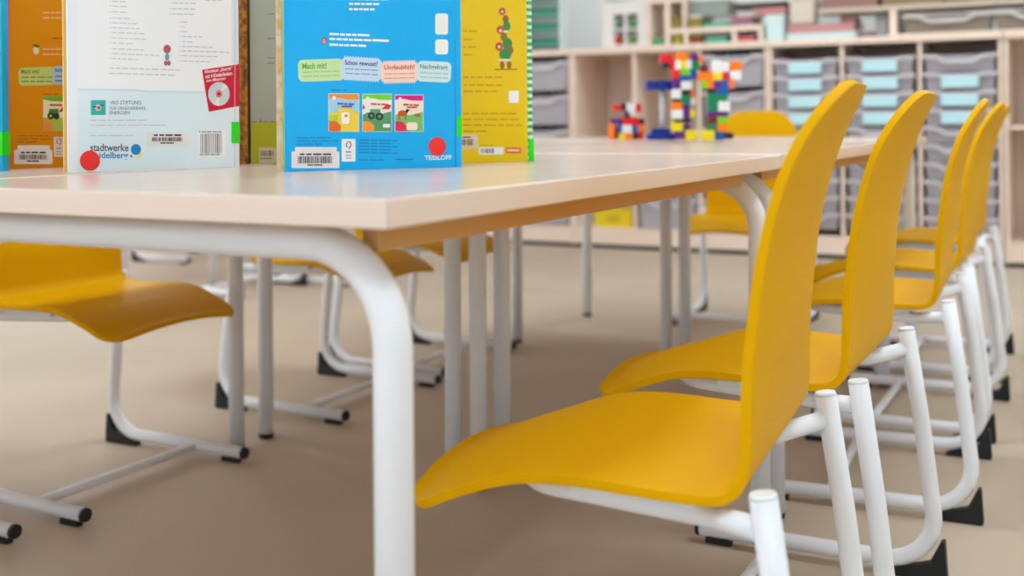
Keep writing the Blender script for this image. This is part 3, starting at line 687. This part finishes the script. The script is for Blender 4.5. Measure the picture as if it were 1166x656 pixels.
brick_model('brick_figure', 'tall slender toy brick figure with an orange head, between pedestal and big robot', 778, 159.6, 0, [
 ('y', 779, 149, 792, 159.6, -.02, .036), ('p', 769, 150, 779, 158.5, .0), ('p', 777, 142, 786, 150), ('y', 764.5, 139, 777, 149.5), ('k', 767, 135.5, 786, 140), ('p', 777, 119, 785, 136),
 ('w', 765, 125, 777, 135.5), ('o', 765, 116, 776.5, 125), ('k', 766, 112, 775, 116), ('w', 765, 102, 775, 112.5), ('g', 775, 108, 786, 119), ('k', 776, 102.5, 785, 108.5), ('w', 775, 92.5, 788, 102.5),
 ('b', 774, 86, 786, 93), ('l', 775, 78, 786, 86), ('w', 768, 69, 775, 80), ('y', 774, 69, 781, 78.5), ('w', 781, 69, 788, 78.5), ('o', 769, 61, 784, 69.2),
 ('p', 766, 90, 774.5, 101), ('r', 766, 79, 773, 90), ('r', 763, 69, 769, 80), ('r', 752, 62.5, 766, 72), ('k', 754, 71.5, 762, 77.5),
 ('b', 786, 79, 793, 90), ('g', 786.5, 70, 796, 80), ('p', 787, 62, 795, 70.5), ('o', 795, 65, 800.5, 72),
 ('y', 785, 125, 791, 134), ('s', 786, 104, 791, 112), ('w', 786, 112, 791, 120)])
brick_model('brick_robot', 'large multicoloured toy brick robot with a green body, rightmost of the brick models', 818, 159.6, 0, [
 ('y', 797.5, 149, 811, 160.0, -.02, .036), ('b', 811, 150, 823, 159.6), ('k', 823, 151.5, 834, 158.2), ('g', 806, 141, 816, 151), ('o', 816, 141, 828, 150), ('l', 816, 133, 828, 141), ('d', 806, 133, 816, 141),
 ('p', 806, 127, 828, 133), ('g', 806, 106, 817, 127), ('w', 817, 116, 830, 127, -.004), ('g', 817, 107.5, 828, 116), ('k', 806, 101, 813, 106), ('b', 815, 101, 829, 108), ('b', 821, 91.5, 829, 101), ('p', 812, 92, 821, 101),
 ('o', 804, 92, 812, 101), ('l', 799, 91, 805, 101), ('o', 795, 82, 811, 92), ('d', 798, 74.5, 806, 82), ('y', 811, 83, 822, 92), ('r', 822, 82, 829, 91.5), ('w', 810, 70, 822, 83), ('w', 822, 72, 830, 82),
 ('s', 829, 91, 836, 101), ('w', 831, 81, 843.5, 91), ('o', 831, 71, 844.5, 81)])

# ------------------------------------------------------------------ cabinets along the back wall
YC = 5.06; DEP = .48; ZT = 1.083; TB_ = .032; ZB = .115
POST = [ -1.04, .075, -2.16, -3.285, 1.20]
def cabinet(name, label, x0, x1, cols_, back=True, bays=3, shelves=()):
    t = thing(name, label, 'cabinet', ((x0+x1)/2, YC, 0), 0, 'beech cabinets along the back wall'); cx = (x0+x1)/2
    X0, X1 = x0-cx, x1-cx; g = .0008
    def part(nm, bm, m): return mods(obj(nm, bm, m, t), .0012)
    part('side_panel', B(X0+g, X0+.019, .0, DEP, .02, ZT), M_WOOD); part('side_panel', B(X1-.019, X1-g, 0, DEP, .02, ZT), M_WOOD)
    part('top_panel', B(X0+g, X1-g, -.012, DEP, ZT, ZT+TB_), M_WOOD)
    part('bottom_panel', B(X0+.02, X1-.02, 0, DEP-.012, ZB-.02, ZB), M_WOOD)
    part('plinth', B(X0+.019, X1-.019, .0, .02, .024, ZB-.0205), M_WOOD)
    part('base_rail', B(X0+g, X1-g, .012, .03, 0, .0235), M_PLINTH)
    part('back_panel', B(X0+.02, X1-.02, DEP-.01, DEP-.002, ZB, ZT-.001), M_BACK)
    for f in cols_:
        x = X0+(X1-X0)*f; part('divider', B(x-.009, x+.009, .004, DEP-.012, ZB+.0005, ZT-.0005), M_WOOD)
    for (fa, fb, z) in shelves:
        xa, xb = X0+(X1-X0)*fa, X0+(X1-X0)*fb; part('shelf', B(xa+.0105 if fa else xa+.02, xb-.0105 if fb < 1 else xb-.02, .01, DEP-.012, z-.009, z+.009), M_WOOD)
    return t
cabinet('tray_cabinet', 'pale wood cabinet packed with shallow trays with pale blue label cards', -1.045, .07, (1/3, 2/3))
cabinet('tray_cabinet', 'pale wood cabinet behind the toy bricks with an empty bay at its left', -2.162, -1.047, (1/3, 2/3))
cabinet('tray_cabinet', 'pale wood cabinet partly hidden behind the yellow book with deep clear trays', -3.28, -2.164, (1/3, 2/3))
cabinet('open_shelf', 'pale wood open shelf unit with empty compartments at the right frame edge', .075, 1.19, (.5,), shelves=((0, .5, .66), (.5, 1, .66)))
def make_tray(name, w, h, d, lipc, label_plate, m, lipm):
    t = thing(name, '', 'tray')
    b = bmesh.new(); wt, wb = w/2-.012, w/2-.02
    # tapered open body
    th = .002
    def ring(hx, y0, y1, z): return [b.verts.new(v) for v in ((-hx, y0, z), (hx, y0, z), (hx, y1, z), (-hx, y1, z))]
    o1 = ring(wb, .012, d-.02, 0); o2 = ring(wt, .004, d-.006, h-.004); i2 = ring(wt-th, .004+th, d-.006-th, h-.004); i1 = ring(wb-th, .012+th, d-.02-th, th)
    b.faces.new(o1[::-1]); b.faces.new(i1)
    for A_, B_ in ((o1, o2), (o2, i2), (i2, i1)):
        for k in range(4): b.faces.new((A_[k], A_[(k+1) % 4], B_[(k+1) % 4], B_[k]))
    obj('tray_body', b, m, t)
    # front rim with the dipped grip
    b = bmesh.new(); n = 16; top = []; bot = []
    for k in range(n+1):
        u = -1+2*k/n; x = u*(w/2-.004); dip = max(0, min(1, (.62-abs(u))/.22)); dip = dip*dip*(3-2*dip)
        top.append((x, h-dip*lipc)); bot.append((x, h-.018-dip*lipc))
    prism(b, bot+top[::-1], 'y', -.012, .003)
    for s in (-1, 1): prism(b, [(s*(w/2-.012), h-.012), (s*(w/2-.004), h-.012), (s*(w/2-.004), h-.002), (s*(w/2-.012), h-.002)], 'y', .0035, d-.01)
    obj('tray_rim', b, lipm, t)
    if label_plate:
        obj('label_card', B(-.083, .083, -.014, -.005, h-.074, h-.020, bev=.0015), M_LABEL, t)
    return t
tray_l = make_tray('storage_tray', .34, .083, .40, .010, True, M_TRAY, M_TRAYLIP)
tray_n = make_tray('storage_tray', .34, .083, .40, .026, False, M_TRAY, M_TRAYLIP)
tray_d = make_tray('storage_tray', .34, .165, .40, .030, False, M_TRAY, M_TRAYLIP)
used = set()
ORD = ['top', 'second', 'third', 'fourth', 'fifth', 'sixth', 'seventh', 'eighth', 'ninth', 'lowest']
def put_tray(src, loc, label, group, jit=.003):
    loc = (loc[0]+random.uniform(-jit, jit)*.3, loc[1]+random.uniform(-jit, jit), loc[2])
    if src.name not in used:
        used.add(src.name); src.location = loc; src['label'] = label; src['group'] = group; return src
    return dup(src, loc, 0, label, group)
CONT = [(150, 60, 60), (70, 70, 84), (190, 120, 90), (80, 90, 96), (196, 180, 150), (110, 80, 110), (70, 100, 90), (170, 150, 140)]
def contents(x, y, z, w, d, h, label, seed):
    """loose small blocks lying in a tray: one heap object"""
    r = random.Random(seed); b = bmesh.new(); cols_ = [r.randrange(len(CONT)) for _ in range(3)]
    for k in range(14):
        bx, by, bz = r.uniform(-w/2+.035, w/2-.035), r.uniform(.03, d*.6), r.uniform(.0, max(.001, h-.035))
        s1, s2, s3 = r.uniform(.015, .03), r.uniform(.015, .03), r.uniform(.012, .022)
        box(b, bx-s1, bx+s1, by-s2, by+s2, max(.003, bz-s3+.02), bz+s3+.02, mi=r.randrange(3))
    o = obj('toy_pieces', b, [col('content_%d' % c, CONT[c]) for c in cols_]); o.location = (x, y, z); o['kind'] = 'stuff'
    tag(o, label, 'toy pieces')
# shallow trays, right-hand cabinet
CW = (1.115)/3
cn = ['left', 'middle', 'right']
for c in range(3):
    x = -1.045+CW*(c+.5) + (.004 if c == 0 else -.004 if c == 2 else 0)
    for r_ in range(10):
        z = .932-.087*r_
        lab = (r_ <= 3 and not (c == 2 and r_ == 0))
        src = tray_l if lab else tray_n
        what = 'clear grey tray with pale blue card' if lab else 'plain clear grey tray'
        put_tray(src, (x, YC+.002, z), '%s, %s in the %s column of shallow trays' % (what, ORD[r_], cn[c]), 'shallow trays in the cabinet')
        if r_ < 6 or random.random() < .5:
            contents(x, YC+.03, z, .30, .36, .06, 'small pieces inside the %s shallow tray of the %s column' % (ORD[r_], cn[c]), r_*3+c)
# deep trays
for c, zs in ((2, (.885, .69, .495, .30, .12)), ):
    x = -2.162+CW*(c+.5)
    for j, z in enumerate(zs):
        put_tray(tray_d, (x, YC+.002, z), 'deep clear grey tray, %s in the right column of the cabinet behind the bricks' % (ORD[j] if j < 4 else 'lowest'), 'deep trays')
        contents(x, YC+.03, z, .30, .36, .12, 'mixed small pieces in the %s deep tray behind the brick robot' % (ORD[j] if j < 4 else 'lowest'), 60+j)
put_tray(tray_d, (-2.162+CW*1.5, YC+.002, .12), 'deep clear grey tray alone at the bottom of the middle column behind the bricks', 'deep trays')
for c in (1, 2):
    x = -3.28+CW*(c+.5)
    for j, z in enumerate((.885, .69, .495, .30, .12)):
        put_tray(tray_d, (x, YC+.002, z), 'deep clear grey tray, %s in the %s column of the cabinet beside the yellow book' % (ORD[j] if j < 4 else 'lowest', cn[c]), 'deep trays')
# yellow crate on the floor of the empty bay
t = thing('toy_crate', 'yellow plastic crate standing in the bottom of the empty cabinet bay', 'crate', (-1.93, YC+.03, ZB+.0005))
b = bmesh.new(); box(b, -.11, .11, 0, .006, 0, .095); box(b, -.11, .11, .194, .2, 0, .095); box(b, -.11, -.104, .006, .194, 0, .095); box(b, .104, .11, .006, .194, 0, .095); box(b, -.104, .104, .006, .194, 0, .005)
obj('crate_body', b, col('crate_yellow', (236, 206, 20)), t)
b = bmesh.new(); box(b, -.115, .115, -.004, .0, .08, .1); obj('crate_rim', b, MATS['crate_yellow'], t)
b = bmesh.new(); box(b, -.04, .04, -.003, -.0005, .03, .065); obj('crate_plate', b, col('crate_olive', (200, 176, 20)), t)

# ------------------------------------------------------------------ things on top of the cabinets
ZS = ZT+TB_+.0005
def X(px, y=5.1): return on_y(px, 60, y).x
def Zp(px, py, y=5.1): return on_y(px, py, y).z
def item(name, label, cat, px0, py0, px1, py1, m, y=5.12, dp=.2, lid=None, base=None, grp=None):
    """small box-like thing with body and lid; footprint measured at depth y"""
    x0, x1 = X(px0, y), X(px1, y); z1 = Zp((px0+px1)/2, py0, y); z0 = Zp((px0+px1)/2, py1, y) if base is None else base
    t = thing(name, label, cat, ((x0+x1)/2, y, z0), 0, grp); w, h = (x1-x0)/2, z1-z0
    lh = min(h*.25, .02)
    mods(obj('box_body', B(-w*.96, w*.96, 0, dp, 0, h-lh), m, t), .002)
    mods(obj('box_lid', B(-w, w, -.004, dp+.004, h-lh+.0003, h), lid or m, t), .002)
    return t
PW = mat('paper_white', (226, 236, 236), .6, .3); PC = mat('pale_cyan_plastic', (206, 228, 228), .4, .4); TEAL = col('teal', (60, 176, 144)); OLV = col('olive_box', (150, 130, 50)); PNK = col('dusty_pink', (204, 140, 140)); PUR = col('dull_purple', (150, 110, 130)); DK = col('dark_brown', (70, 60, 44)); BGE = col('beige_box', (214, 200, 186)); GRY = col('grey_box', (150, 150, 150)); GLS = mat('green_grey_glass', (160, 172, 162), .15, .5, alpha=.7)
# wall-mounted letter rack with green trays (left)
t = thing('letter_rack', 'white rack with slanted green trays on the cabinet right of the yellow book', 'rack', (X(606, 5.15), 5.15, ZS))
x0 = -.17; wR = X(628, 5.15)-X(606, 5.15)
obj('rack_side', B(x0-.012, x0, 0, .15, 0, .40), PW, t); obj('rack_side', B(wR+.03, wR+.042, .04, .15, 0, .40), PW, t); obj('rack_back', B(x0, wR+.03, .14, .15, 0, .40), PW, t)
for z in (.035, .125, .215, .305):
    b = bmesh.new(); prism(b, [(0, z), (.0, z+.012), (.135, z+.05), (.135, z+.038)], 'x', x0+.001, wR+.028); obj('rack_tray', b, TEAL, t)
# pale whiteboard leaning on the wall
t = thing('leaning_board', 'large pale bluish white board leaning on the cabinet top beside the green rack', 'board', (X(655, 5.5), 5.50, ZS))
b = bmesh.new(); box(b, -.2, .2, -.01, .0, 0, .6, bev=.002); obj('board_panel', b, mat('board_pale', (238, 242, 242), .3, .5), t)
b = bmesh.new(); box(b, -.21, -.2, -.014, .004, 0, .6); box(b, .2, .21, -.014, .004, 0, .6); box(b, -.2, .2, -.014, .004, .6, .61); obj('board_frame', b, PW, t)
# white pigeonhole box with little green and orange things
t = thing('display_box', 'white pigeonhole box with four small openings on the cabinet top', 'shelf box', (X(712, 5.15), 5.15, ZS)); w = (X(738, 5.15)-X(686, 5.15))/2; h = Zp(712, 2, 5.15)-ZS
xs = [-w, -.062, .0, .075, w]
b = bmesh.new(); box(b, -w, -.072, 0, .12, 0, h); box(b, .075, w, 0, .12, 0, h); box(b, -.072, .075, 0, .12, .19, h); box(b, -.072, .075, 0, .12, 0, .02); box(b, -.007, .007, 0, .12, .02, .19); box(b, -.072, -.007, 0, .12, .098, .108); box(b, .007, .075, 0, .12, .098, .108); box(b, -.072, .075, .11, .12, .02, .19)
obj('box_frame', b, col('display_white', (232, 226, 224)), t)
def small_bottle(px, z, c, lab, h=.06):
    tt = thing('small_jar', lab, 'jar', (X(px, 5.19), 5.20, z), 0, 'small jars in the display box')
    obj('jar_body', T([(0, 0, 0), (0, 0, h*.7), (0, 0, h*.78)], [.022, .022, .014]), c, tt); obj('jar_lid', T([(0, 0, h*.78), (0, 0, h)], .015), PW, tt)
small_bottle(702, ZS+.1085, col('jar_green', (120, 176, 110)), 'small green jar in the upper left opening of the display box')
small_bottle(722, ZS+.1085, col('jar_leaf', (100, 170, 96)), 'small green jar in the upper right opening of the display box')
small_bottle(703, ZS+.0205, col('jar_orange', (236, 84, 30)), 'small orange jar in the lower left opening of the display box', .07)
small_bottle(721, ZS+.0205, MATS['jar_green'], 'small green jar in the lower right opening of the display box', .07)
# low hutch over the middle cabinet
t = thing('hutch_shelf', 'low pale wood hutch with small compartments on the cabinet behind the bricks', 'shelf', (-1.36, 5.12, ZS))
xa, xb = X(737, 5.12)+1.36, X(868, 5.12)+1.36; zt = Zp(760, 3, 5.12)-ZS; z1 = Zp(820, 33, 5.12)-ZS
b = bmesh.new(); box(b, xa, xa+.018, 0, .26, 0, zt); obj('hutch_side', b, M_WOOD, t)
xm = X(760, 5.12)+1.36; obj('hutch_side', B(xm-.014, xm+.014, 0, .26, 0, zt), M_WOOD, t)
xc = X(779, 5.12)+1.36; obj('hutch_side', B(xc-.008, xc+.008, 0, .26, z1+.016, zt), M_WOOD, t)
obj('hutch_top', B(xa, xc+.01, -.005, .26, zt+.0005, zt+.03), M_WOOD, t)
obj('hutch_shelf_board', B(xm+.0145, xb, 0, .26, z1-.014, z1+.014), M_WOOD, t)
for px in (781, 836): x = X(px, 5.12)+1.36; obj('hutch_divider', B(x-.011, x+.011, 0, .26, 0, z1-.0145), M_WOOD, t)
obj('hutch_side', B(xb-.02, xb, 0.001, .26, 0, z1-.0145), M_WOOD, t)
obj('hutch_foot', B(xa+.0185, xb-.021, .01, .26, 0, .008), M_WOOD, t)
h1 = ZS+z1+.0145; h0 = ZS+.0085
item('game_box', 'olive box with a beige lid, left on the hutch board', 'box', 784, 17, 799, 28, OLV, 5.14, .2, BGE, h1)
item('game_box', 'small olive box between the two upright hutch boards', 'box', 765, 19, 775, 28, OLV, 5.14, .2, OLV, h1)
item('game_box', 'flat teal box under the grey green glass box on the hutch board', 'box', 801, 25.5, 830, 28, TEAL, 5.14, .2, TEAL, h1)
item('game_box', 'dusty pink and purple box at the right end of the hutch board', 'box', 833, 18, 856, 28, PUR, 5.14, .2, PNK, h1)
item('glass_box', 'large grey green see-through box above the teal box', 'box', 786, 0, 829, 15.5, GLS, 5.16, .2, GLS, h1+.06)
item('game_box', 'small olive yellow box in the left hutch compartment', 'box', 766, 40, 776, 47, col('olive_yellow', (170, 160, 40)), 5.14, .18, col('lime_yellow', (190, 190, 50)), h0)
item('game_box', 'small red and dark box in the middle hutch compartment', 'box', 786, 39, 800, 47, col('brick_red', (150, 40, 30)), 5.14, .18, col('lime_green', (150, 180, 40)), h0)
item('game_box', 'small teal box in the middle hutch compartment', 'box', 803, 40, 828, 47, TEAL, 5.14, .18, GRY, h0)
item('game_box', 'small pink and dark green box in the right hutch compartment', 'box', 840, 39, 859, 47, col('rose', (210, 90, 100)), 5.14, .18, col('dark_green', (20, 80, 60)), h0)
item('game_box', 'low green box beside the hutch foot left of the olive yellow box', 'box', 744, 43, 754.5, 48, TEAL, 5.15, .18, col('lime_green', (150, 180, 40)), h0)
# right part: boxes and a second hutch with large clear trays
item('storage_box', 'pale cyan white box right of the hutch, under the flat pink box', 'box', 872, 17, 893, 44, PC, 5.14, .25, PW, ZS)
item('storage_box', 'wide flat cyan white box under the beige box stack', 'box', 895, 37, 976, 44, PC, 5.12, .28, PW, ZS)
item('storage_box', 'flat dusty pink box on the wide cyan white box', 'box', 896, 27, 974, 36.5, PNK, 5.14, .25, col('old_rose', (206, 160, 150)), None)
item('storage_box', 'tall beige box standing on the dusty pink box', 'box', 899, -4, 928, 26.6, BGE, 5.16, .2, BGE, None)
item('storage_box', 'small white box beside the tall beige box', 'box', 932, 18.5, 958, 26.6, PC, 5.16, .2, PW, None)
item('storage_box', 'small dark pink box right of the white box', 'box', 959.5, 18.5, 973, 26.6, col('plum', (176, 104, 110)), 5.16, .2, col('rose2', (196, 140, 140)), None)
item('storage_box', 'small purple grey box beside the hutch post', 'box', 979, 33, 996, 43, col('mauve', (130, 104, 120)), 5.13, .15, BGE, ZS)
item('storage_box', 'upright grey box beside the right hutch post', 'box', 997, 17, 1011, 42, GRY, 5.15, .2, col('grey_green', (120, 140, 130)), ZS)
item('storage_box', 'flat dark brown box lying across the tops left of the beige box', 'box', 832, 3, 896, 8, DK, 5.18, .2, DK, None)
item('storage_box', 'flat pink box under the dark brown box', 'box', 858, 8.5, 896, 16, PNK, 5.18, .2, PNK, None)
t = thing('hutch_shelf', 'wide pale wood hutch holding large clear trays at the upper right', 'shelf', (.3, 5.12, ZS))
xa = X(1013, 5.12)-.3; xb = X(1300, 5.12)-.3; zt = Zp(1020, 11, 5.12)-ZS
obj('hutch_side', B(xa, xa+.035, 0, .3, 0, zt), M_WOOD, t); obj('hutch_side', B(xb-.035, xb, 0, .3, 0, zt), M_WOOD, t)
obj('hutch_top', B(xa-.35, xb, -.005, .3, zt+.0005, zt+.022), mat('beech_top', (206, 190, 172), .45, .4), t); obj('hutch_foot', B(xa+.0355, xb-.0355, 0, .3, 0, .01), M_WOOD, t)
z0 = Zp(1080, 37, 5.12)
big = make_tray('large_tray', .42, .095, .26, .028, False, mat('smoky_tray', (150, 138, 124), .25, .5, alpha=.8), mat('smoky_rim', (206, 200, 192), .3, .5))
big['category'] = 'tray'
for i, (px, lab) in enumerate(((1078, 'large smoky clear tray with a dipped rim in the right hutch, next to its post'), (1185, 'large smoky clear tray in the right hutch, cut by the right frame edge'))):
    loc = (X(px, 5.12), 5.13, ZS+.0105)
    if i == 0: big.location = loc; big['label'] = lab; big['group'] = 'large trays in the hutch'
    else: dup(big, loc, 0, lab, 'large trays in the hutch')
z2 = ZS+zt+.0225
for i, (p0, p1, m1, lab) in enumerate(((936, 1000, col('plum_box', (150, 110, 104)), 'plum brown flat box on the very top of the right hutch, leftmost'), (1004, 1075, col('olive_brown', (140, 120, 84)), 'olive brown flat box on top of the right hutch, in the middle'), (1080, 1160, col('olive_dark', (128, 112, 70)), 'dark olive flat box on top of the right hutch, at the right'))):
    x0, x1 = X(p0, 5.14), X(p1, 5.14)
    t = thing('storage_box', lab, 'box', ((x0+x1)/2, 5.14, z2), 0); w = (x1-x0)/2
    mods(obj('box_body', B(-w*.97, w*.97, 0, .24, 0, .06), m1, t), .002); mods(obj('box_lid', B(-w, w, -.004, .244, .0603, .075), m1, t), .002)
# dark navy case lying on the top deep tray, seen behind the robot
t = thing('toy_case', 'dark navy case lying on the top deep tray behind the brick robot', 'case', (X(837, 5.1), YC+.05, .885+.166))
obj('case_body', B(-.05, .05, 0, .12, 0, .026, bev=.003), col('navy', (10, 28, 54)), t); obj('case_handle', T(fillet([(-.02, -.001, .01), (-.02, -.012, .01), (.02, -.012, .01), (.02, -.001, .01)], [.004, .004], 3), .003), M_BLK, t)

# ------------------------------------------------------------------ light
def area(name, loc, rot, sx, sy, power, colr):
    l = bpy.data.lights.new(name, 'AREA'); l.shape = 'RECTANGLE'; l.size = sx; l.size_y = sy; l.energy = power; l.color = colr
    o = bpy.data.objects.new(name, l); C.objects.link(o); o.location = loc; o.rotation_euler = rot; return o
for i, x in enumerate((-3.4, -1.1, 1.2)): area('daylight_front', (x, YN-.16, 1.5), (-PI/2, 0, 0), 1.95, 1.9, (190, 190, 190)[i], (.82, .95, 1.2))
for y in (-1.5, 1.1, 3.7): area('daylight_left', (XL-.16, y, 1.5), (0, -PI/2, 0), 1.9, 2.15, 14, (.94, .97, 1))
LMP = mat('fill_diffuser', (236, 249, 255), .5, .3, emit=10)
n_ = 0
for x in (-.7, 1.1):  # unseen ceiling panels added for overhead fill, spaced to balance floor and chairs
    for y in (-1.4, 1.4, 4.1):
        t = thing('ceiling_fill_light', 'unseen square ceiling panel added as overhead fill light', 'added fill light', (x, y, ZC-.001), 0, 'added ceiling fill panels')
        b = bmesh.new(); box(b, -.31, -.29, -.31, .31, -.05, 0); box(b, .29, .31, -.31, .31, -.05, 0); box(b, -.29, .29, -.31, -.29, -.05, 0); box(b, -.29, .29, .29, .31, -.05, 0)
        obj('fill_frame', b, M_WHT, t); obj('fill_diffuser', B(-.289, .289, -.289, .289, -.045, -.035), LMP, t)
w = bpy.data.worlds.new('daylight'); bpy.context.scene.world = w; w.use_nodes = True
w.node_tree.nodes['Background'].inputs[0].default_value = (.85, .93, 1, 1); w.node_tree.nodes['Background'].inputs[1].default_value = .65

# ------------------------------------------------------------------ camera
cam = bpy.data.cameras.new('camera'); co = bpy.data.objects.new('camera', cam); C.objects.link(co)
cam.sensor_width = 36; cam.sensor_fit = 'HORIZONTAL'; cam.lens = 36*F/1166; cam.shift_x = 0; cam.shift_y = -(328-PY)/1166
c_, s_ = math.cos(RHO), math.sin(RHO)
Rr = R0*c_ + UP*s_; Ur = -R0*s_ + UP*c_
m4 = Matrix.Identity(4)
for i in range(3): m4[i][0] = Rr[i]; m4[i][1] = Ur[i]; m4[i][2] = -FW[i]; m4[i][3] = CAM[i]
co.matrix_world = m4; cam.clip_start = .02
cam.dof.use_dof = True; cam.dof.focus_distance = 1.42; cam.dof.aperture_fstop = 3.5; cam.dof.aperture_blades = 0
sc = bpy.context.scene; sc.camera = co
sc.view_settings.view_transform = 'Standard'; sc.view_settings.look = 'None'; sc.view_settings.gamma = 1; sc.view_settings.use_curve_mapping = False
sc.view_settings.exposure = 1.1
sc.cycles.max_bounces = 8; sc.cycles.transparent_max_bounces = 16; sc.cycles.use_denoising = True
